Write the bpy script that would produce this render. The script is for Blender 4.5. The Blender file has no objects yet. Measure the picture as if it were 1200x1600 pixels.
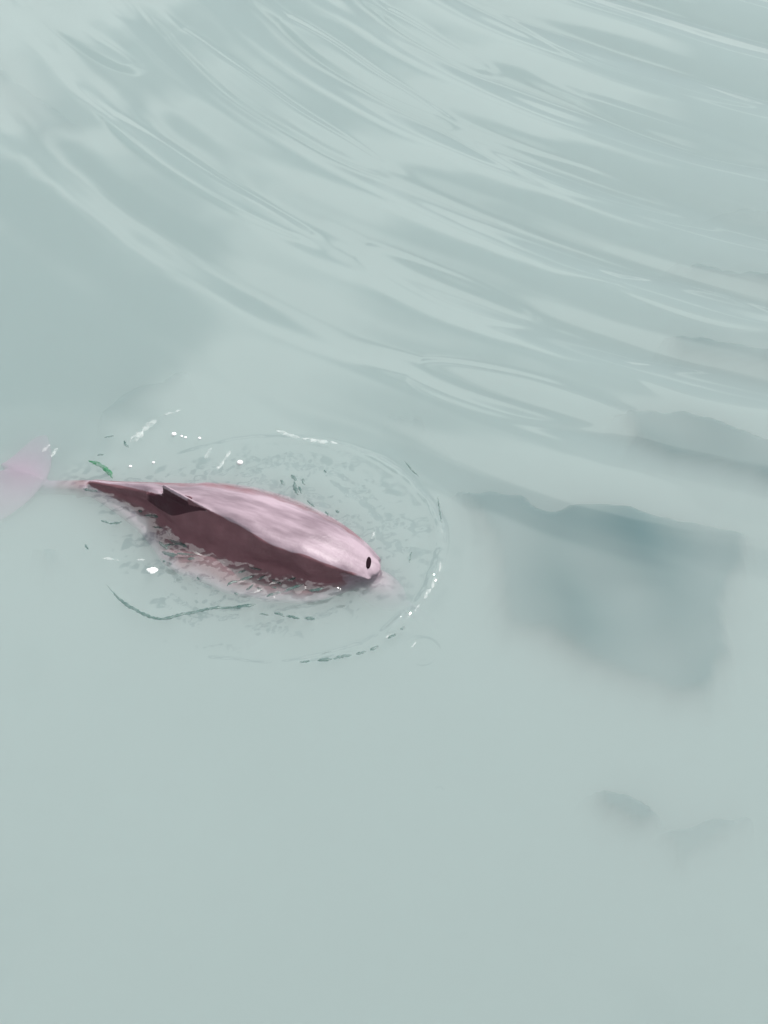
import bpy, bmesh, math, random
import numpy as np
from mathutils import Vector

S = bpy.context.scene
C = S.collection
R = math.radians
random.seed(4)

# ------------------------------------------------------------------ camera
PITCH = R(52)
HALF = R(14)
CAM_H = 8.5 * math.sin(PITCH)
cd = bpy.data.cameras.new('camera')
cd.sensor_fit = 'HORIZONTAL'
cd.sensor_width = 36
cd.lens = 18 / math.tan(HALF)
cd.clip_start = 0.1
cd.clip_end = 3000
cam = bpy.data.objects.new('camera', cd)
C.objects.link(cam)
cam.location = (0, 0, CAM_H)
cam.rotation_euler = (R(90) - PITCH, 0, 0)
S.camera = cam
FPX = 600 / math.tan(HALF)


def gp(x, y, z=0.0):
    """point at height z seen at photograph pixel (x, y)"""
    dx, dy = (x - 600) / FPX, -(y - 800) / FPX
    wx = dx
    wy = dy * math.sin(PITCH) + math.cos(PITCH)
    wz = dy * math.cos(PITCH) - math.sin(PITCH)
    t = (z - CAM_H) / wz
    return np.array([wx * t, wy * t, z])


# ------------------------------------------------------------------ sky and sun
SUN_EL, SUN_AZ = R(58), R(48)          # azimuth measured from +Y towards +X
CLOUD_SEED = 3.5
w = bpy.data.worlds.new('World')
S.world = w
w.use_nodes = True
nt = w.node_tree
nt.nodes.clear()
out = nt.nodes.new('ShaderNodeOutputWorld')
bg = nt.nodes.new('ShaderNodeBackground')
sky = nt.nodes.new('ShaderNodeTexSky')
sky.sky_type = 'NISHITA'
sky.sun_disc = False
sky.sun_elevation = SUN_EL
sky.sun_rotation = SUN_AZ
sky.dust_density = 1.5
sky.air_density = 0.7
sky.ozone_density = 1.0
bg.inputs['Strength'].default_value = 0.085
hsv = nt.nodes.new('ShaderNodeHueSaturation')
hsv.inputs['Saturation'].default_value = 0.45
nt.links.new(sky.outputs[0], hsv.inputs['Color'])
# a thin layer of broken white cloud over the whole sky
wtc = nt.nodes.new('ShaderNodeTexCoord')
wsp = nt.nodes.new('ShaderNodeSeparateXYZ')
nt.links.new(wtc.outputs['Generated'], wsp.inputs[0])
wmx = nt.nodes.new('ShaderNodeMath')
wmx.operation = 'MAXIMUM'
wmx.inputs[1].default_value = 0.08
nt.links.new(wsp.outputs['Z'], wmx.inputs[0])
wdv = []
for k_ in ('X', 'Y'):
    d_ = nt.nodes.new('ShaderNodeMath')
    d_.operation = 'DIVIDE'
    nt.links.new(wsp.outputs[k_], d_.inputs[0])
    nt.links.new(wmx.outputs[0], d_.inputs[1])
    wdv.append(d_)
wcb = nt.nodes.new('ShaderNodeCombineXYZ')
nt.links.new(wdv[0].outputs[0], wcb.inputs[0])
nt.links.new(wdv[1].outputs[0], wcb.inputs[1])
wcb.inputs[2].default_value = CLOUD_SEED
wnz = nt.nodes.new('ShaderNodeTexNoise')
wnz.inputs['Scale'].default_value = 1.6
wnz.inputs['Detail'].default_value = 3.0
wnz.inputs['Roughness'].default_value = 0.5
nt.links.new(wcb.outputs[0], wnz.inputs['Vector'])
wmr = nt.nodes.new('ShaderNodeMapRange')
wmr.interpolation_type = 'SMOOTHSTEP'
wmr.inputs['From Min'].default_value = 0.45
wmr.inputs['From Max'].default_value = 0.535
nt.links.new(wnz.outputs[0], wmr.inputs['Value'])
wmix = nt.nodes.new('ShaderNodeMix')
wmix.data_type = 'RGBA'
nt.links.new(wmr.outputs[0], wmix.inputs['Factor'])
nt.links.new(hsv.outputs[0], wmix.inputs['A'])
wmix.inputs['B'].default_value = (11.5, 11.6, 11.6, 1)
nt.links.new(wmix.outputs['Result'], bg.inputs[0])
nt.links.new(bg.outputs[0], out.inputs[0])

sd = bpy.data.lights.new('sun', 'SUN')
sd.energy = 5.0
sd.angle = R(0.5)
sd.color = (1.0, 0.965, 0.93)
sun = bpy.data.objects.new('sun', sd)
C.objects.link(sun)
sv = Vector((math.sin(SUN_AZ) * math.cos(SUN_EL), math.cos(SUN_AZ) * math.cos(SUN_EL), math.sin(SUN_EL)))
sun.rotation_euler = sv.to_track_quat('Z', 'Y').to_euler()
sun.location = (8, 10, 12)

S.view_settings.view_transform = 'Standard'
S.view_settings.look = 'None'
S.view_settings.gamma = 1
S.view_settings.exposure = 0.13
S.view_settings.use_curve_mapping = False
S.cycles.use_denoising = True
S.cycles.max_bounces = 14
S.cycles.volume_bounces = 10
S.cycles.transparent_max_bounces = 12
S.cycles.sample_clamp_indirect = 6.0
S.cycles.caustics_reflective = False
S.cycles.caustics_refractive = False


# ------------------------------------------------------------------ helpers
def mat(name):
    m = bpy.data.materials.new(name)
    m.use_nodes = True
    n = m.node_tree
    n.nodes.clear()
    o = n.nodes.new('ShaderNodeOutputMaterial')
    return m, n, o


def node(n, t, **kw):
    x = n.nodes.new(t)
    for k, v in kw.items():
        if k in x.inputs:
            x.inputs[k].default_value = v
        else:
            setattr(x, k, v)
    return x


def link_obj(name, me, m=None, parent=None, smooth=True, **props):
    o = bpy.data.objects.new(name, me)
    C.objects.link(o)
    if m:
        me.materials.append(m)
    if smooth:
        me.polygons.foreach_set('use_smooth', [True] * len(me.polygons))
    if parent:
        o.parent = parent
    for k, v in props.items():
        o[k] = v
    return o


def mesh(name, v, f):
    me = bpy.data.meshes.new(name)
    me.from_pydata([tuple(map(float, p)) for p in v], [], f)
    me.update()
    return me


_rng = np.random.default_rng(11)
_PERM = _rng.permutation(4096)
_GRAD = _rng.uniform(0, 2 * np.pi, 4096)
_GX, _GY = np.cos(_GRAD), np.sin(_GRAD)


def noise(x, y, seed=0):
    """2-D gradient noise, about -1..1"""
    x = x + seed * 37.17
    y = y + seed * 91.73
    xi, yi = np.floor(x).astype(np.int64), np.floor(y).astype(np.int64)
    xf, yf = x - xi, y - yi
    u, v = xf ** 3 * (xf * (xf * 6 - 15) + 10), yf ** 3 * (yf * (yf * 6 - 15) + 10)

    def g(ix, iy, fx, fy):
        h = _PERM[(_PERM[ix & 4095] + iy) & 4095]
        return _GX[h] * fx + _GY[h] * fy
    a = g(xi, yi, xf, yf)
    b = g(xi + 1, yi, xf - 1, yf)
    c = g(xi, yi + 1, xf, yf - 1)
    d = g(xi + 1, yi + 1, xf - 1, yf - 1)
    return 1.5 * ((a * (1 - u) + b * u) * (1 - v) + (c * (1 - u) + d * u) * v)


def sstep(a, b, x):
    t = np.clip((x - a) / (b - a), 0, 1)
    return t * t * (3 - 2 * t)


# ------------------------------------------------------------------ dolphin frame
P_TAIL, P_HEAD = gp(60, 738), gp(600, 890)
AX = (P_HEAD - P_TAIL)[:2]
BODY_L = float(np.linalg.norm(AX))
AX = AX / BODY_L
AN = np.array([-AX[1], AX[0]])           # towards the far (upper) side


def to_local(p):
    d = np.asarray(p[:2]) - P_TAIL[:2]
    return float(d @ AX), float(d @ AN)


def to_world(s, t):
    return P_TAIL[0] + AX[0] * s + AN[0] * t, P_TAIL[1] + AX[1] * s + AN[1] * t


# waterline and back lines of the animal as they lie in the water
Z_KEYS = ([0.0, 0.25, 0.45, 0.75, 1.05, 1.35, 1.65, 1.85, 1.97, 2.06],
          [-0.07, 0.008, 0.055, 0.14, 0.215, 0.215, 0.175, 0.125, 0.078, 0.0])


def zc(s):
    return float(np.interp(s, *Z_KEYS))


CREST = [(125, 749), (180, 757), (215, 763), (250, 775), (290, 789), (318, 797), (343, 804), (367, 815), (393, 832),
         (420, 849), (450, 860), (480, 868), (510, 881), (540, 891), (565, 898)]
NEAR = [(125, 751), (153, 763), (180, 774), (207, 784), (232, 795), (255, 815), (273, 836), (297, 852), (329, 861), (367, 879),
        (410, 888), (457, 898), (483, 912), (510, 914), (537, 909), (570, 902)]
FAR = [(125, 748), (180, 753), (250, 755), (292, 757), (340, 757), (393, 765), (417, 772), (450, 781), (483, 797), (517, 811), (547, 828),
       (563, 841), (580, 856), (597, 878)]


def track(pts, zf):
    L = []
    for x, y in pts:
        z = 0.0
        for _ in range(6):
            s, t = to_local(gp(x, y, z))
            z = zf(s)
        L.append((s, t))
    L.sort()
    return np.array(L)


TR_C = track(CREST, zc)
TR_N = track(NEAR, lambda s: 0.0)
TR_F = track(FAR, lambda s: 0.0)
print('LOCAL', BODY_L, TR_C.round(2).tolist(), TR_N.round(2).tolist(), TR_F.round(2).tolist())


def smooth_track(T, s0, s1, lead, tail):
    """resample a track over the whole body, then smooth it"""
    ss = np.linspace(-0.6, 2.7, 331)
    tt = np.interp(ss, np.concatenate(([-0.6], [s0], T[:, 0], [s1], [2.7])),
                   np.concatenate(([lead], [lead], T[:, 1], [tail], [tail])))
    k = np.hanning(15)
    k /= k.sum()
    tt = np.convolve(np.pad(tt, 7, mode='edge'), k, mode='valid')
    return lambda s: float(np.interp(s, ss, tt))


f_c = smooth_track(TR_C, 0.1, 2.3, 0.0, 0.0)
f_n = smooth_track(TR_N, 0.1, 2.3, -0.02, -0.03)
f_f = smooth_track(TR_F, 0.1, 2.3, 0.02, 0.03)


def catmull(P, n):
    """closed Catmull-Rom through P, n samples per span"""
    P = np.asarray(P, float)
    m = len(P)
    o = []
    for i in range(m):
        a, b, c, d = P[i - 1], P[i], P[(i + 1) % m], P[(i + 2) % m]
        for k in range(n):
            t = k / n
            o.append(0.5 * ((2 * b) + (-a + c) * t + (2 * a - 5 * b + 4 * c - d) * t * t + (-a + 3 * b - 3 * c + d) * t ** 3))
    return o


def body_section(s):
    tc, tn, tf, h = f_c(s), f_n(s), f_f(s), zc(s)
    if s < 0.25:                       # tail stock: flattened from side to side, under the water
        k = s / 0.25
        hw = 0.028 + 0.012 * k
        z0 = -0.085 + 0.045 * k
        return [(hw, z0), (hw * .7, z0 + .03), (0.004, z0 + .045), (-hw * .8, z0 + .03), (-hw, z0), (-hw * .8, z0 - .05), (0, z0 - .07), (hw * .8, z0 - .05)]
    k = float(sstep(0.25, 0.9, np.array(s))) * (1 - float(sstep(1.5, 1.95, np.array(s))))
    hs_ = min(h * .86, 1.2 * .30 * (tf - tc))
    d = 0.07 + 0.25 * k                 # depth below the waterline
    spread = 0.02 + 0.045 * k
    return [(tf + spread, -0.08 - .02 * k), (tf + 0.004, 0.0), (tc * .30 + tf * .70, hs_),
            (tc + (tf - tc) * .22, h * 1.03), (tc + .012, h * 1.015), (tc - 0.010, h * .86), (tn * .52 + tc * .48, h * .5), (tn + .002, 0.0),
            (tn - spread * (1.7 + .7 * k), -0.06 - .02 * k), (tn * .7 + tf * .3, -d), (tn * .3 + tf * .7, -d)]


def loft(secs, closed_ends=True):
    v, f = [], []
    n = len(secs[0])
    for S_ in secs:
        v += S_
    for i in range(len(secs) - 1):
        for j in range(n):
            a, b = i * n + j, i * n + (j + 1) % n
            f.append((a, b, b + n, a + n))
    if closed_ends:
        f.append(tuple(range(n))[::-1])
        f.append(tuple(range((len(secs) - 1) * n, len(secs) * n)))
    return v, f


pieces = []                              # (verts, faces) of the one continuous skin

# tail stock
secs = []
for s in np.linspace(-0.02, 0.3, 16):
    k = min(1, max(0, s / 0.3))
    hw = 0.032 + 0.008 * k
    z0 = -0.115 + 0.09 * k
    tm = f_c(0.3) * k - .004
    ring = catmull([(hw, z0), (hw * .7, z0 + .02), (0.0, z0 + .028), (-hw * .7, z0 + .02), (-hw, z0), (-hw * .7, z0 - .05), (0, z0 - .07), (hw * .7, z0 - .05)], 4)
    secs.append([(s, tm + a, b) for a, b in ring])
pieces.append(loft(secs))
# trunk
secs = []
for s in np.linspace(0.22, 2.02, 150):
    P = body_section(max(s, 0.2501))
    ring = catmull(P, 6)
    wob = 0.004 * math.sin(s * 21) + 0.003 * math.sin(s * 47 + 1)
    zo = -.07 * (1 - float(sstep(.2, .34, np.array(s))))
    secs.append([(s, a + wob * (1 if b > .05 else 0), b + zo) for a, b in ring])
pieces.append(loft(secs))
# head and melon: an ellipsoid going down into a short beak under the water
hs, ht = to_local(gp(578, 884, 0.05))


def ellipsoid(cx, cy, cz, rx, ry, rz, rot=(0, 0), nu=28, nv=16):
    v, f = [], []
    yaw, tilt = rot
    for i in range(nv + 1):
        a = math.pi * i / nv
        for j in range(nu):
            b = 2 * math.pi * j / nu
            x, y, z = rx * math.cos(a), ry * math.sin(a) * math.cos(b), rz * math.sin(a) * math.sin(b)
            x, z = x * math.cos(tilt) + z * math.sin(tilt), -x * math.sin(tilt) + z * math.cos(tilt)
            x, y = x * math.cos(yaw) - y * math.sin(yaw), x * math.sin(yaw) + y * math.cos(yaw)
            v.append((cx + x, cy + y, cz + z))
    for i in range(nv):
        for j in range(nu):
            a, b = i * nu + j, i * nu + (j + 1) % nu
            f.append((a, b, b + nu, a + nu))
    return v, f


pieces.append(ellipsoid(hs - .055, ht + .006, -0.035, .125, .072, .105, (0, R(20))))
pieces.append(ellipsoid(hs + .05, ht - .01, -0.125, .17, .10, .10, (0, R(26))))
pieces.append(ellipsoid(hs + .26, ht - .01, -0.25, .19, .035, .035, (0, R(30))))
# raised rim of the blowhole
pieces.append(ellipsoid(hs, ht, 0.044, .060, .060, .028, (0, R(12))))

# dorsal fin: a low swept triangle rising from the ridge
fb = [to_local(gp(*q)) for q in ((345, 805, zc(1.1)), (238, 771, zc(.72)))]
pk_h = zc(.75) + 0.165
pk = to_local(gp(256, 757, pk_h))
prof = []
lead = [(fb[0][0] + .03, fb[0][1], zc(1.1) - .01), (pk[0] * .35 + fb[0][0] * .65, pk[1] * .35 + fb[0][1] * .65, zc(.95) + .055),
        (pk[0] * .7 + fb[0][0] * .3, pk[1] * .7 + fb[0][1] * .3, zc(.85) + .112), (pk[0], pk[1], pk_h)]
trail = [(fb[1][0] - .05, fb[1][1], zc(.68) - .01), (fb[1][0] + .02, fb[1][1], zc(.72) + .01), (pk[0] * .5 + fb[1][0] * .5 + .02, pk[1] * .6 + fb[1][1] * .4, zc(.74) + .06),
         (pk[0] - .012, pk[1], pk_h - .012)]


def cr_open(P, n):
    P = np.asarray(P, float)
    P = np.vstack((2 * P[0] - P[1], P, 2 * P[-1] - P[-2]))
    o = []
    for i in range(1, len(P) - 2):
        a, b, c, d = P[i - 1], P[i], P[i + 1], P[i + 2]
        for k in range(n):
            t = k / n
            o.append(0.5 * ((2 * b) + (-a + c) * t + (2 * a - 5 * b + 4 * c - d) * t * t + (-a + 3 * b - 3 * c + d) * t ** 3))
    o.append(P[-2])
    return o


LE, TE = cr_open(lead, 8), cr_open(trail, 8)
secs = []
for i, (a, b) in enumerate(zip(LE, TE)):
    k = i / (len(LE) - 1)
    th = 0.017 * (1 - k) + 0.007
    c, h = (a + b) / 2, (a - b) / 2
    ring = []
    for j in range(20):
        q = 2 * math.pi * j / 20
        p = c + h * math.cos(q)
        ring.append((p[0], p[1] + th * math.sin(q) * (0.75 + .25 * math.cos(q)), p[2] - (0.06 if i == 0 else 0)))
    secs.append(ring)
pieces.append(loft(secs))

# flukes: two swept lobes under the water
for sg in (1, -1):
    secs = []
    for k in np.linspace(0, 1, 14):
        le = np.array([0.03 - .15 * k ** 2.0 - .03 * k, sg * (0.0 + .36 * k)])
        chord = 0.30 * (1 - k) ** .6 + .015
        te = le + np.array([-chord * (1 if k > .06 else .8), 0])
        c, h = (le + te) / 2, (le - te) / 2
        ring = []
        for j in range(16):
            q = 2 * math.pi * j / 16
            p = c + h * math.cos(q)
            ring.append((p[0], p[1], -0.072 - .06 * k + (0.034 * (1 - k) + .005) * math.sin(q)))
        secs.append(ring)
    pieces.append(loft(secs))
# flippers, deep under the belly
for sg, tt in ((1, f_f(1.55) - .02), (-1, f_n(1.55) + .02)):
    secs = []
    for k in np.linspace(0, 1, 10):
        le = np.array([1.66 - .22 * k ** 1.3, tt + sg * .30 * k])
        chord = .13 * (1 - k) ** .6 + .02
        ring = []
        for j in range(14):
            q = 2 * math.pi * j / 14
            ring.append((le[0] - chord / 2 + chord / 2 * math.cos(q), le[1], -.30 - .10 * k + .012 * math.sin(q)))
        secs.append(ring)
    pieces.append(loft(secs))

# fuse all of it into one skin
V, F = [], []
for v, f in pieces:
    o = len(V)
    V += [(*to_world(a, b), c) for a, b, c in v]
    F += [tuple(i + o for i in q) for q in f]
base = P_TAIL * .45 + P_HEAD * .55
raw = mesh('raw_skin', [(x - base[0], y - base[1], z) for x, y, z in V], F)
bm = bmesh.new()
bm.from_mesh(raw)
bmesh.ops.recalc_face_normals(bm, faces=bm.faces)
bm.to_mesh(raw)
bm.free()
tmp = bpy.data.objects.new('raw_skin', raw)
C.objects.link(tmp)
md = tmp.modifiers.new('remesh', 'REMESH')
md.mode = 'VOXEL'
md.voxel_size = 0.006
md2 = tmp.modifiers.new('smooth', 'SMOOTH')
md2.factor = 0.5
md2.iterations = 7
dg = bpy.context.evaluated_depsgraph_get()
skin_me = bpy.data.meshes.new_from_object(tmp.evaluated_get(dg))
bpy.data.objects.remove(tmp)
skin_me.name = 'body'

# skin: pink with a little grey mottling, wet
m_skin, n, o = mat('pink_skin')
tc = node(n, 'ShaderNodeTexCoord')
mp = node(n, 'ShaderNodeMapping')
mp.inputs['Rotation'].default_value = (0, 0, -math.atan2(AX[1], AX[0]))
mp.inputs['Scale'].default_value = (1, 1, 1)
n.links.new(tc.outputs['Object'], mp.inputs['Vector'])
mp2 = node(n, 'ShaderNodeMapping')
mp2.inputs['Scale'].default_value = (1.1, 4.5, 3)
n.links.new(mp.outputs[0], mp2.inputs['Vector'])
nz = node(n, 'ShaderNodeTexNoise', Scale=2.4, Detail=3.0, Roughness=.55)
n.links.new(mp2.outputs[0], nz.inputs['Vector'])
cr = node(n, 'ShaderNodeValToRGB')
cr.color_ramp.elements[0].position = .33
cr.color_ramp.elements[0].color = (.165, .125, .15, 1)
cr.color_ramp.elements[1].position = .62
cr.color_ramp.elements[1].color = (.315, .25, .292, 1)
n.links.new(nz.outputs[0], cr.inputs[0])
nf = node(n, 'ShaderNodeTexNoise', Scale=45.0, Detail=3.0)
n.links.new(mp.outputs[0], nf.inputs['Vector'])
bp = node(n, 'ShaderNodeBump', Strength=.22, Distance=.01)
n.links.new(nf.outputs[0], bp.inputs['Height'])
ps = node(n, 'ShaderNodeBsdfPrincipled', Roughness=.38)
ps.inputs['Specular IOR Level'].default_value = .13
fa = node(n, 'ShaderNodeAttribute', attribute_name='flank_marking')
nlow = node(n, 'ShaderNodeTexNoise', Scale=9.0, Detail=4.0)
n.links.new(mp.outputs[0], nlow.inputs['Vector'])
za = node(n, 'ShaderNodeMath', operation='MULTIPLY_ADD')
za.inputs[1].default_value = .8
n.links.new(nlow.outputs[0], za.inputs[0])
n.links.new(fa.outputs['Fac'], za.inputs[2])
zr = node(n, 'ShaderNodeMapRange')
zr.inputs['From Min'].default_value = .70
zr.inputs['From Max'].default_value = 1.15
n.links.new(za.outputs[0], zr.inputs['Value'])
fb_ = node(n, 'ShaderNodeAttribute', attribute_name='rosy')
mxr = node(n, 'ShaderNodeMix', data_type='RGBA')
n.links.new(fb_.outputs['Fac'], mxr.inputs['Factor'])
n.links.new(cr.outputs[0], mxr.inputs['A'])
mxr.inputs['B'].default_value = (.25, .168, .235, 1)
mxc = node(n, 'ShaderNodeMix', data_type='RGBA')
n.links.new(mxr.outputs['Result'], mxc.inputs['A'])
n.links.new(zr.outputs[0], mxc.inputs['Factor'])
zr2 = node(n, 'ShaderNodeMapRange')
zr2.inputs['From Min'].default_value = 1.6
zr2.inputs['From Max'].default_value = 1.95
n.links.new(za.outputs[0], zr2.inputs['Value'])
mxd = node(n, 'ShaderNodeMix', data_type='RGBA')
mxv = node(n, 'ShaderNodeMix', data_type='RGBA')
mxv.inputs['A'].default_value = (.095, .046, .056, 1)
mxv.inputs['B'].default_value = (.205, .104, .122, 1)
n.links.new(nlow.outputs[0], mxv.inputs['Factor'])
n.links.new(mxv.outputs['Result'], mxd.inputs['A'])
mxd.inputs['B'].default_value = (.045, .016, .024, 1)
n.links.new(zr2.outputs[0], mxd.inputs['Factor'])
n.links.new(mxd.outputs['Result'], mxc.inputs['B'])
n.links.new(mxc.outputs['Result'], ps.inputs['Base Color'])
n.links.new(bp.outputs[0], ps.inputs['Normal'])
n.links.new(ps.outputs[0], o.inputs['Surface'])

dolphin = bpy.data.objects.new('dolphin', None)
C.objects.link(dolphin)
dolphin.location = (base[0], base[1], 0)
dolphin['label'] = 'pink dolphin surfacing with its back, low fin and blowhole above the pale green water'
dolphin['category'] = 'dolphin'
# near-side shade painted into the skin, fainter on the far side; grey tail stock
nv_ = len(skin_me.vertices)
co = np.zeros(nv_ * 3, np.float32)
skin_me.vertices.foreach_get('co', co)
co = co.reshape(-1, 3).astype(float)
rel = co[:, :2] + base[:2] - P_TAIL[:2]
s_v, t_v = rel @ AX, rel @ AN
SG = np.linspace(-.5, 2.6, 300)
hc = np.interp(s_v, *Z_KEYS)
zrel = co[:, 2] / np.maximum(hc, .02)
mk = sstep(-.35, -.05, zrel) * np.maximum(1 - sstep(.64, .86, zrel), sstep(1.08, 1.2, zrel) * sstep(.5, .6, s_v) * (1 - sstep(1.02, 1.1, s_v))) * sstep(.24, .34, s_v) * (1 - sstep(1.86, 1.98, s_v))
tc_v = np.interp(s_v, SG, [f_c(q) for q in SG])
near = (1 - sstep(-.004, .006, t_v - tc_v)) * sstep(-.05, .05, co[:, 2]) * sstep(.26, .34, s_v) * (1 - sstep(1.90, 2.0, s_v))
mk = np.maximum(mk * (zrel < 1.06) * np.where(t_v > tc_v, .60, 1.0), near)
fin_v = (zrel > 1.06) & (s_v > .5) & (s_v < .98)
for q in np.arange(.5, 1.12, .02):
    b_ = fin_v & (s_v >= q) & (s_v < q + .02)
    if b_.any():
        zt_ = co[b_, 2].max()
        mk[b_] = 1.8 * (1 - sstep(zt_ - .034, zt_ - .016, co[b_, 2]))  # fin face painted dark as in shade, top rim left pale as if lit
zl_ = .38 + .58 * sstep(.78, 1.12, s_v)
base_p = (t_v < tc_v + .004) * sstep(zl_, zl_ + .07, zrel) * (zrel < 1.06) * sstep(.60, .74, s_v) * (1 - sstep(1.06, 1.14, s_v))  # fin shade painted onto the near flank around its base
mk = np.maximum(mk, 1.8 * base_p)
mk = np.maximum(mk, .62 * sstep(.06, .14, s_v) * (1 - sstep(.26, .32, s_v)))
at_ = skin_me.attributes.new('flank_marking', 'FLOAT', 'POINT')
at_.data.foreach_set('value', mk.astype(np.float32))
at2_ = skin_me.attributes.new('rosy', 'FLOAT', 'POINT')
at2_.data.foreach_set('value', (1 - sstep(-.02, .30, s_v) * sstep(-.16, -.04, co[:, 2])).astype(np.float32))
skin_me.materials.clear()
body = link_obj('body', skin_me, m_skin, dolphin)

# blowhole: dark oval slit in the pale raised rim
m_dark, n, o = mat('blowhole_dark')
pd = node(n, 'ShaderNodeBsdfPrincipled', Roughness=.9)
pd.inputs['Specular IOR Level'].default_value = 0.05
pd.inputs['Base Color'].default_value = (.012, .006, .009, 1)
n.links.new(pd.outputs[0], o.inputs['Surface'])

dg = bpy.context.evaluated_depsgraph_get()
ax3 = Vector((AX[0], AX[1], 0))
an3 = Vector((AN[0], AN[1], 0))


def skin_hit(wx, wy):
    lo = Vector((wx - base[0], wy - base[1], 1))
    ok, loc, nor, _ = body.ray_cast(lo, Vector((0, 0, -1)))
    return loc, nor


from_px = gp(576, 880, 0.065)
loc, nor = skin_hit(from_px[0], from_px[1])
bv, bf = [], []
u = (an3 - nor * an3.dot(nor)).normalized()
vv = nor.cross(u)
RINGS = [(0, .0), (.5, .0018), (.8, .0014), (1.0, .0004), (1.1, -.002), (1.2, -.006)]
NS = 20
u2 = (u * math.cos(R(14)) + vv * math.sin(R(14)))
v2 = nor.cross(u2)
bv.append(loc + nor * .0045)
for r, h in RINGS[1:]:
    for j in range(NS):
        q = 2 * math.pi * j / NS
        bv.append(loc + u2 * (.033 * r * math.cos(q)) + v2 * (.0125 * r * math.sin(q)) + nor * (h + .0025))
for j in range(NS):
    bf.append((0, 1 + j, 1 + (j + 1) % NS))
for i in range(len(RINGS) - 2):
    for j in range(NS):
        a, b = 1 + i * NS + j, 1 + i * NS + (j + 1) % NS
        bf.append((a, a + NS, b + NS, b))
bl = link_obj('blowhole', mesh('blowhole', bv, bf), m_dark, dolphin, label='dark oval blowhole on top of the head')

# ------------------------------------------------------------------ water
RING_C = np.array([4.62, 14.34])


def segdist(x, y, poly):
    """distance to a polyline and position along it"""
    d = np.full(x.shape, 1e9)
    for (a, b), (c, e) in zip(poly[:-1], poly[1:]):
        L2 = (c - a) ** 2 + (e - b) ** 2
        t = np.clip(((x - a) * (c - a) + (y - b) * (e - b)) / L2, 0, 1)
        d = np.minimum(d, np.hypot(x - a - t * (c - a), y - b - t * (e - b)))
    return d


BOW_C = gp(420, 850)[:2]
BOW_A = float(np.linalg.norm(gp(690, 850)[:2] - BOW_C))
BOW_B = float(abs(gp(430, 1037)[1] - BOW_C[1]))


STREAKS = [((270, 45), (606, 268), .085, .0075), ((440, 25), (700, 186), .085, .008), ((598, 15), (765, 112), .06, .007),
           ((165, 180), (485, 372), .085, .006), ((640, 575), (970, 655), .13, .006), ((700, 190), (1100, 345), .10, .006),
           ((60, 10), (210, 108), .07, .005), ((560, 385), (840, 505), .10, .005), ((900, 150), (1200, 250), .08, .006),
           ((820, 40), (1190, 165), .06, .005), ((960, 440), (1250, 510), .10, .006), ((980, 575), (1290, 640), .10, .006)]


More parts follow.
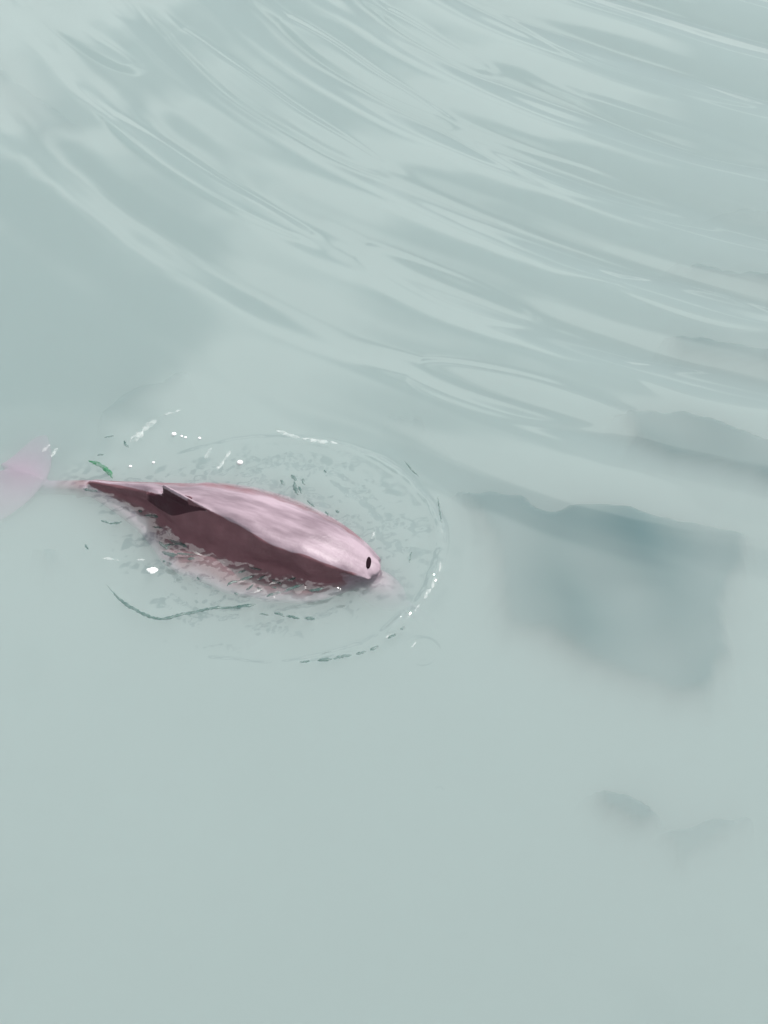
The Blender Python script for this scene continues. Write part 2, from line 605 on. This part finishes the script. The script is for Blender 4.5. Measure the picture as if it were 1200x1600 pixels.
def water_h(x, y):
    h = np.zeros_like(x)
    # slow swell
    h += .010 * noise(x * .55, y * .55, 1) + .004 * noise(x * 1.3, y * 1.3, 2)
    h += .0009 * noise(x * 4.5, y * 4.5, 51) * (.5 + noise(x * .8, y * .8, 52)) * (1 - .7 * sstep(5.6, 6.6, y))
    # wake rings spreading from beyond the upper right
    dx, dy = x - RING_C[0], y - RING_C[1]
    r = np.hypot(dx, dy)
    th = np.arctan2(dy, dx)
    arc = th * 7.5
    fade = 1 - sstep(8.6, 10.2, r + .5 * noise(x * .4, y * .4, 7))
    fade *= sstep(0.5, 2.0, r)
    warp = .10 * noise(arc * .3, r * .6, 3)
    amp = .8 + .45 * noise(arc * .3, r * .5, 5)
    ph = 2 * np.pi * (r + warp) / .66
    h += fade * np.clip(amp, .1, 1.5) * (.008 + .006 * sstep(-.5, 1.2, x)) * (np.sin(ph) + .20 * np.sin(2 * ph + .8))
    amp2 = np.clip(.35 + 1.0 * noise(arc * .5, r * .9, 8), 0, 1.5)
    ph2 = 2 * np.pi * (r + .08 * noise(arc * .9, r * 1.5, 9)) / .27
    h += fade * amp2 * .0003 * np.sin(ph2)
    # thin long-crested ripples along the arcs
    h += fade * .0003 * noise(arc * .7, r * 4.5, 10)
    # a few flat-topped wavelets with steep edges
    for (ax_, ay_), (bx_, by_), hw, a in STREAKS:
        pa, pb = gp(ax_, ay_)[:2], gp(bx_, by_)[:2]
        ra, rb = np.hypot(*(pa - RING_C)), np.hypot(*(pb - RING_C))
        ta, tb = math.atan2(*(pa - RING_C)[::-1]), math.atan2(*(pb - RING_C)[::-1])
        k = (th - ta) / (tb - ta)
        hw = hw * 1.0
        rc = ra + (rb - ra) * k + .012 * noise(arc * 1.0, r * 1.2, 41)
        hwk = 1.3 * hw * (.35 + .65 * np.sin(np.pi * np.clip(k, .02, .98)) ** .6) * (1 + .25 * noise(arc * 1.2, r, 42))
        u = r - rc
        e = .028
        m = sstep(-.35, .12, k) * (1 - sstep(.92, 1.12, k))
        a = a * (1.25 if ax_ > 620 else 1.0)
        h += m * a * .5 * (np.tanh((u + hwk) / e) - np.tanh((u - hwk) / e))
    # the dolphin's own ring
    ex, ey = (x - BOW_C[0]) / BOW_A, (y - BOW_C[1]) / BOW_B
    rho = np.hypot(ex, ey) + .03 * noise(x * 2.2, y * 2.2, 12) + .008 * noise(x * 8, y * 8, 45)
    ang = np.arctan2(ey, ex)
    front = np.exp(-((ang + .45) / 1.15) ** 2)
    h += (.007 + .009 * front) * np.exp(-((rho - 1.0) / .022) ** 2) * (.7 + .9 * noise(x * 5, y * 5, 13) + .3 * noise(x * 14, y * 14, 43)) * sstep(-.75, .1, ex + .25 * noise(x * 3, y * 3, 44))
    h += .0035 * front * np.exp(-((rho - 1.16) / .09) ** 2)
    ins = 1 - sstep(.60, 1.02, rho + .12 * noise(x * 2.5, y * 2.5, 46))
    h += ins * .0030 * np.clip(.5 + noise(x * 1.8, y * 1.8, 50), 0, 1.3) * np.sin(2 * np.pi * rho / .10 + 2 * noise(x * 4, y * 4, 14)) * sstep(.35, .6, rho)
    h += ins * (.0125 * noise(x * 7, y * 7, 15) + .0032 * noise(x * 22, y * 22, 16))
    # choppy water along the flank
    dn = segdist(x, y, NEARW)
    chop = np.exp(-(dn / .10) ** 2)
    h += chop * (.006 * noise(x * 16, y * 16, 17) + .0028 * noise(x * 38, y * 38, 18))
    df = segdist(x, y, FARW)
    h += np.exp(-(df / .06) ** 2) * .003 * noise(x * 22, y * 22, 19)
    dk = np.hypot(x - SPLASH[0], (y - SPLASH[1]) * 1.3)
    h += np.exp(-(dk / .17) ** 2) * (.0075 * noise(x * 20, y * 20, 20) + .0025 * noise(x * 45, y * 45, 21))
    # small rings from drops
    for (px, py), rad, a in (((660, 1021), .085, .0016), ((624, 1128), .05, .0014), ((686, 1240), .02, .002)):
        c = gp(px, py)
        q = np.hypot(x - c[0], y - c[1])
        h += a * (np.exp(-((q - rad) / .014) ** 2) + .6 * np.exp(-((q - rad * .6) / .012) ** 2))
    return h


NEARW = [gp(*q)[:2] for q in NEAR[2:]]
FARW = [gp(*q)[:2] for q in FAR]
SPLASH = gp(405, 915)[:2]


def axis(lo, hi, fine_lo, fine_hi, step, fine):
    a = []
    v = lo
    while v < hi:
        a.append(v)
        v += fine if fine_lo <= v < fine_hi else step
    return a


def stretch(end, sign):
    o, d, v = [], .05, end
    while abs(v) < 420:
        v += sign * d
        d *= 1.35
        o.append(v)
    return o


xs = axis(-3.4, 3.4, -2.05, .55, .014, .0065)
ys = axis(2.0, 10.8, 4.0, 6.1, .014, .0065)
xs = stretch(xs[0], -1)[::-1] + xs + stretch(xs[-1], 1)
ys = stretch(ys[0], -1)[::-1] + ys + stretch(ys[-1], 1)
xs, ys = np.array(xs), np.array(ys)
X, Y = np.meshgrid(xs, ys)
Zw = water_h(X, Y)
edge = sstep(14, 6, np.abs(X)) if False else (1 - sstep(3.6, 12, np.abs(X))) * (1 - sstep(11.5, 22, Y)) * sstep(-8, 1.5, Y)
Zw = Zw * edge
nx, ny = len(xs), len(ys)
idx = np.arange(nx * ny).reshape(ny, nx)
quads = np.stack((idx[:-1, :-1], idx[:-1, 1:], idx[1:, 1:], idx[1:, :-1]), -1).reshape(-1, 4)
DEPTH = -2.5
border = np.concatenate((idx[0, :-1], idx[:-1, -1], idx[-1, :0:-1], idx[:0:-1, 0]))
nb = len(border)
vt = np.stack((X.ravel(), Y.ravel(), Zw.ravel()), -1)
vbt = vt[border].copy()
vbt[:, 2] = DEPTH
verts = np.concatenate((vt, vbt))
lo = np.arange(nb) + len(vt)
side = np.stack((border, lo, np.roll(lo, -1), np.roll(border, -1)), -1)
allq = np.concatenate((quads, side))
me = bpy.data.meshes.new('water')
nq = len(allq)
me.vertices.add(len(verts))
me.vertices.foreach_set('co', verts.ravel().astype(np.float32))
me.loops.add(nq * 4 + nb)
me.loops.foreach_set('vertex_index', np.concatenate((allq.ravel(), lo[::-1])).astype(np.int32))
me.polygons.add(nq + 1)
me.polygons.foreach_set('loop_start', np.concatenate((np.arange(nq) * 4, [nq * 4])).astype(np.int32))
me.update(calc_edges=True)
me.validate()

m_water, n, o = mat('milky_water')
fr = node(n, 'ShaderNodeFresnel', IOR=2.15)
tr = node(n, 'ShaderNodeBsdfTransparent')
gl = node(n, 'ShaderNodeBsdfGlossy', Roughness=.045)
mx = node(n, 'ShaderNodeMixShader')
geo = node(n, 'ShaderNodeNewGeometry')
fm = node(n, 'ShaderNodeMath', operation='SUBTRACT')
fm.inputs[0].default_value = 1.0
n.links.new(geo.outputs['Backfacing'], fm.inputs[1])
fx = node(n, 'ShaderNodeMath', operation='MULTIPLY')
n.links.new(fr.outputs[0], fx.inputs[0])
n.links.new(fm.outputs[0], fx.inputs[1])
n.links.new(fx.outputs[0], mx.inputs[0])
n.links.new(tr.outputs[0], mx.inputs[1])
n.links.new(gl.outputs[0], mx.inputs[2])
n.links.new(mx.outputs[0], o.inputs['Surface'])
pv = node(n, 'ShaderNodeVolumePrincipled', Density=8.0)
pv.inputs['Color'].default_value = (.625, .72, .715, 1)
pv.inputs['Anisotropy'].default_value = 0.0
n.links.new(pv.outputs[0], o.inputs['Volume'])
water = link_obj('water', me, m_water, kind='structure')

m_bed, n, o = mat('silt')
pb = node(n, 'ShaderNodeBsdfPrincipled', Roughness=.9)
tcb = node(n, 'ShaderNodeTexCoord')
nb_ = node(n, 'ShaderNodeTexNoise', Scale=1.5, Detail=4.0)
n.links.new(tcb.outputs['Object'], nb_.inputs['Vector'])
cb = node(n, 'ShaderNodeValToRGB')
cb.color_ramp.elements[0].color = (.002, .056, .058, 1)
cb.color_ramp.elements[1].color = (.010, .078, .090, 1)
n.links.new(nb_.outputs[0], cb.inputs[0])
n.links.new(cb.outputs[0], pb.inputs['Base Color'])
n.links.new(pb.outputs[0], o.inputs['Surface'])


def poly_sd(x, y, poly):
    """signed distance to a closed polygon, positive inside"""
    d = np.full(x.shape, 1e9)
    inside = np.zeros(x.shape, bool)
    m = len(poly)
    for i in range(m):
        a, b = poly[i], poly[(i + 1) % m]
        L2 = (b[0] - a[0]) ** 2 + (b[1] - a[1]) ** 2
        t = np.clip(((x - a[0]) * (b[0] - a[0]) + (y - a[1]) * (b[1] - a[1])) / L2, 0, 1)
        d = np.minimum(d, np.hypot(x - a[0] - t * (b[0] - a[0]), y - a[1] - t * (b[1] - a[1])))
        c = ((a[1] > y) != (b[1] > y)) & (x < (b[0] - a[0]) * (y - a[1]) / (b[1] - a[1] + 1e-12) + a[0])
        inside ^= c
    return np.where(inside, d, -d)


# bed mounds added to stand in for dark reflections: outline, top height, flank softness
REFL_MOUNDS = [
    ([(700, 752), (770, 745), (830, 755), (852, 778), (868, 780), (884, 765), (935, 768), (1030, 788), (1120, 795), (1185, 812),
      (1175, 870), (1140, 940), (1155, 1010), (1115, 1090), (1045, 1092), (960, 1065), (880, 1028), (850, 1000), (775, 985), (768, 900), (748, 830)], -.065, .13),
    ([(965, 625), (1060, 632), (1170, 660), (1290, 690), (1290, 780), (1150, 735), (1050, 715), (985, 685)], -.072, .11),
    ([(1040, 512), (1120, 522), (1300, 545), (1300, 600), (1180, 575), (1060, 552)], -.078, .11),
    ([(1045, 395), (1120, 402), (1320, 440), (1320, 480), (1180, 440), (1090, 425)], -.082, .11),
    ([(1090, 318), (1150, 305), (1320, 335), (1320, 365), (1180, 335)], -.12, .13),
    ([(925, 1220), (985, 1232), (1030, 1265), (1000, 1288), (945, 1268)], -.085, .09),
    ([(1040, 1300), (1110, 1275), (1180, 1270), (1110, 1315), (1065, 1340)], -.125, .08),
    ([(35, 120), (70, 150), (135, 190), (110, 195), (65, 210), (10, 150), (-60, 60)], -.11, .10),
    ([(150, 640), (205, 600), (290, 578), (270, 592), (210, 625), (160, 648)], -.135, .09),
    ([(40, 830), (95, 840), (100, 880), (60, 890)], -.12, .13),
    ([(610, 628), (660, 640), (720, 690), (650, 660)], -.12, .13),
]
bx = np.array(stretch(-3.9, -1)[::-1] + list(np.arange(-3.9, 3.9, .03)) + stretch(3.9, 1))
by = np.array(stretch(1.6, -1)[::-1] + list(np.arange(1.6, 11.5, .03)) + stretch(11.5, 1))
BX, BY = np.meshgrid(bx, by)
FLOOR = -1.3
KP = 1.25
BZ = FLOOR + .08 * noise(BX * .8, BY * .8, 31)
for px, top, soft in REFL_MOUNDS:
    poly = [gp(a, b, top)[:2] for a, b in px]
    sd = poly_sd(BX, BY, poly) + .085 + .025 * noise(BX * 2.2, BY * 2.2, 33) + .02 * noise(BX * 9, BY * 9, 34)
    soft = soft * 1.5
    k = sstep(-soft * 1.6, soft, sd)
    BZ = np.maximum(BZ, FLOOR + (top - FLOOR + .035 * noise(BX * 2.5, BY * 2.5, 35)) * k ** KP)
ids = np.arange(BX.size).reshape(BX.shape)
fq = np.stack((ids[:-1, :-1], ids[:-1, 1:], ids[1:, 1:], ids[1:, :-1]), -1).reshape(-1, 4)
bed_me = bpy.data.meshes.new('seabed')
bed_me.from_pydata(np.stack((BX.ravel(), BY.ravel(), BZ.ravel()), -1).tolist(), [], fq.tolist())
bed = link_obj('seabed', bed_me, m_bed, kind='structure')


# ------------------------------------------------------------------ ripple lines, flecks and foam on the surface
def surf(x, y):
    return float(water_h(np.array([x]), np.array([y]))[0])


def ribbon(px, wpx, V, F, rnd, lift=.35, step=.012):
    """a narrow rounded ridge lying on the water along pixel points px; wpx its width in photograph pixels"""
    P = [gp(a, b)[:2] for a, b in px]
    if len(P) > 2:
        P = [q[:2] for q in cr_open([(a, b, 0) for a, b in P], 8)]
    L = np.concatenate(([0], np.cumsum([np.hypot(*(np.array(b) - np.array(a))) for a, b in zip(P[:-1], P[1:])])))
    n = max(4, int(L[-1] / step))
    ss = np.linspace(0, L[-1], n + 1)
    X_ = np.interp(ss, L, [p[0] for p in P])
    Y_ = np.interp(ss, L, [p[1] for p in P])
    wob = np.array([rnd.uniform(-1, 1) for _ in ss])
    wid = np.array([rnd.uniform(.65, 1.15) for _ in ss])
    o = len(V)
    for k in range(n + 1):
        a, b = max(0, k - 1), min(n, k + 1)
        T = np.array([X_[b] - X_[a], Y_[b] - Y_[a]])
        T /= np.linalg.norm(T) + 1e-9
        N = np.array([-T[1], T[0]])
        e = min(1, (k + .4) / (n * .22 + .4), (n - k + .4) / (n * .22 + .4))
        hw = wpx / 283 * .5 * e * wid[k]
        cx, cy = X_[k] + N[0] * wob[k] * .0022, Y_[k] + N[1] * wob[k] * .0022
        z = surf(cx, cy)
        for q, hh in ((-1, -.25), (-.6, .6), (0, 1), (.6, .6), (1, -.25)):
            V.append((cx + N[0] * hw * q, cy + N[1] * hw * q, z + .0005 + hh * hw * lift))
    for k in range(n):
        for j in range(4):
            a = o + k * 5 + j
            F.append((a, a + 5, a + 6, a + 1))


def soft_mat(name, col, alpha, rough, scale=40.0):
    m, n, o = mat(name)
    p_ = node(n, 'ShaderNodeBsdfPrincipled', Roughness=rough)
    p_.inputs['Base Color'].default_value = (*col, 1)
    t_ = node(n, 'ShaderNodeBsdfTransparent')
    x_ = node(n, 'ShaderNodeMixShader')
    c_ = node(n, 'ShaderNodeTexCoord')
    z_ = node(n, 'ShaderNodeTexNoise', Scale=scale, Detail=3.0)
    r_ = node(n, 'ShaderNodeMapRange')
    r_.inputs['From Min'].default_value = .35
    r_.inputs['From Max'].default_value = .6
    r_.inputs['To Min'].default_value = alpha[0]
    r_.inputs['To Max'].default_value = alpha[1]
    n.links.new(c_.outputs['Object'], z_.inputs['Vector'])
    n.links.new(z_.outputs[0], r_.inputs['Value'])
    n.links.new(r_.outputs[0], x_.inputs[0])
    n.links.new(t_.outputs[0], x_.inputs[1])
    n.links.new(p_.outputs[0], x_.inputs[2])
    n.links.new(x_.outputs[0], o.inputs['Surface'])
    return m


rl = random.Random(21)
m_line = soft_mat('dark_green_water', (.035, .085, .078), (.35, .75), .4, 22.0)  # dark of steep ripple edges put into the ribbon colour
m_weed = soft_mat('green_weed', (.012, .12, .05), (.35, 1.0), .45)
m_foam = soft_mat('foam', (.75, .78, .77), (.0, .24), .6, 30.0)
m_fleck = soft_mat('white_foam', (.85, .87, .87), (.8, 1.0), .5)

V, F = [], []
ribbon([(166, 913), (185, 934), (212, 953), (250, 967), (290, 958), (330, 951), (368, 948), (398, 944)], 5.5, V, F, rl)
link_obj('ripple_line', mesh('ripple_line', V, F), m_line, label='long thin dark green ripple line curving on the water below the dolphin', category='ripple')
V, F = [], []
ribbon([(138, 720), (153, 725), (165, 733), (172, 741), (176, 748)], 9, V, F, rl, .3)
link_obj('weed_scrap', mesh('weed_scrap', V, F), m_weed, label='small bright green streak of weed floating above the tail stock', category='weed')
V, F = [], []
ribbon([(229, 890), (238, 891), (247, 890)], 12, V, F, rl, .5, .006)
link_obj('foam_patch', mesh('foam_patch', V, F), m_fleck, label='small bright white foam patch on the water below the fin', category='foam')

V, F = [], []
DARK = [((468, 1035), (484, 1034), 4), ((496, 1033), (520, 1030), 5.5), ((520, 1030), (550, 1024), 5.5), ((556, 1022), (572, 1018), 5), ((578, 1016), (592, 1010), 5.5),
        ((606, 998), (620, 991), 4.5), ((626, 984), (632, 979), 4), ((428, 957), (445, 963), 4), ((446, 962), (468, 968), 4), ((476, 967), (492, 969), 5.5), ((405, 959), (420, 960), 3),
        ((158, 813), (170, 818), 4), ((170, 818), (191, 815), 4.5), ((455, 742), (463, 752), 6), ((460, 752), (466, 774), 7), ((438, 749), (441, 756), 5),
        ((474, 748), (477, 758), 5), ((467, 760), (472, 772), 5), ((525, 795), (530, 799), 5), ((508, 798), (513, 804), 4), ((480, 782), (492, 792), 3), ((506, 735), (510, 740), 3),
        ((248, 846), (262, 857), 5), ((252, 861), (278, 866), 7), ((264, 842), (294, 855), 6), ((276, 864), (306, 867), 5), ((293, 873), (304, 874), 5.5), ((225, 806), (250, 808), 5.5),
        ((238, 823), (254, 824), 4), ((255, 851), (290, 851), 4), ((216, 798), (222, 799), 5), ((308, 901), (312, 906), 4), ((254, 875), (258, 877), 4), ((264, 878), (268, 880), 4),
        ((194, 689), (202, 700), 4), ((163, 684), (178, 682), 3), ((152, 712), (162, 711), 3), ((130, 764), (152, 768), 5), ((355, 916), (372, 907), 4.5), ((372, 907), (398, 898), 5),
        ((366, 926), (372, 930), 4), ((388, 886), (410, 889), 4), ((402, 905), (414, 897), 4), ((416, 934), (440, 926), 4.5), ((440, 926), (474, 914), 5), ((424, 904), (440, 912), 4),
        ((448, 906), (462, 902), 4), ((482, 922), (506, 919), 6), ((384, 921), (395, 914), 4), ((372, 896), (384, 893), 4), ((402, 918), (410, 924), 4), ((350, 950), (400, 946), 6),
        ((424, 918), (432, 920), 3.5), ((133, 850), (138, 858), 3), ((640, 880), (643, 862), 2.5), ((632, 720), (655, 745), 2), ((684, 775), (690, 820), 2.5), ((345, 762), (350, 758), 3)]
for a, b, wd in DARK:
    mid = ((a[0] + b[0]) / 2 + rl.uniform(-2, 2), (a[1] + b[1]) / 2 + rl.uniform(-1.5, 1.5))
    ribbon([a, mid, b], wd, V, F, rl, .3, .008)
link_obj('ripple_flecks', mesh('ripple_flecks', V, F), m_line, kind='stuff', label='short dark green ripple flecks scattered on the water around the dolphin')

V, F = [], []
FOAM = [((688, 878), (685, 898), 3), ((680, 904), (675, 920), 5), ((674, 920), (663, 936), 7), ((660, 942), (648, 957), 4), ((612, 990), (602, 997), 4),
        ((430, 672), (470, 686), 8), ((470, 686), (528, 694), 9), ((204, 692), (224, 676), 13), ((222, 677), (246, 656), 12), ((254, 650), (286, 640), 4), ((320, 718), (330, 701), 8),
        ((338, 736), (350, 720), 7), ((350, 720), (360, 704), 6), ((66, 706), (78, 694), 7), ((80, 714), (90, 700), 7), ((160, 872), (186, 875), 5), ((214, 874), (226, 874), 5),
        ((398, 904), (420, 900), 4), ((420, 912), (446, 905), 5), ((368, 912), (386, 905), 4), ((440, 900), (458, 908), 5), ((396, 928), (410, 920), 4), ((462, 910), (476, 916), 4),
        ((258, 828), (266, 838), 4), ((300, 860), (318, 868), 4), ((340, 874), (352, 880), 4), ((230, 800), (244, 810), 4), ((190, 782), (204, 790), 3), ((580, 842), (584, 832), 4),
        ((642, 1012), (650, 1003), 2), ((350, 770), (352, 770), 3)]
for a, b, wd in FOAM:
    mid = ((a[0] + b[0]) / 2 + rl.uniform(-2, 2), (a[1] + b[1]) / 2 + rl.uniform(-1.5, 1.5))
    ribbon([a, mid, b], wd, V, F, rl, .25, .006)
link_obj('foam', mesh('foam', V, F), m_foam, kind='stuff', label='thin broken white foam along the bow ring and around the dolphin')

# sun glints modelled as round white beads
GLINTS = [(272, 680, 4.0), (284, 683, 2.2), (290, 685, 2.4), (312, 686, 2.6), (375, 724, 5.0), (204, 730, 2.6), (240, 724, 2.4)]


GLINT_L = ['leftmost and largest of four white foam bubbles in a row above the tail stock', 'second from the left of four tiny white bubbles in a row above the fin',
         'third from the left of four tiny white bubbles in a row above the fin', 'rightmost of four tiny white bubbles in a row above the fin',
         'bright round white bubble alone just above the pink back', 'tiny white bubble just above the tail stock beside the green weed',
         'tiny white bubble just above and left of the fin tip']


def glint_mesh(r):
    v, f = ellipsoid(0, 0, r * .2, r, r, r * .75, nu=14, nv=8)
    return mesh('bubble', v, f)


glint_me = glint_mesh(1.0)
for i, (a, b, rad) in enumerate(GLINTS):
    c = gp(a, b)
    ob = link_obj('bubble', glint_me, m_fleck if i == 0 else None)
    ob.location = (c[0], c[1], surf(c[0], c[1]))
    q = rad / 283
    ob.scale = (q, q * .9, q)
    ob['label'] = GLINT_L[i]
    ob['category'] = 'bubble'
    ob['group'] = 'foam bubbles floating beside the dolphin'
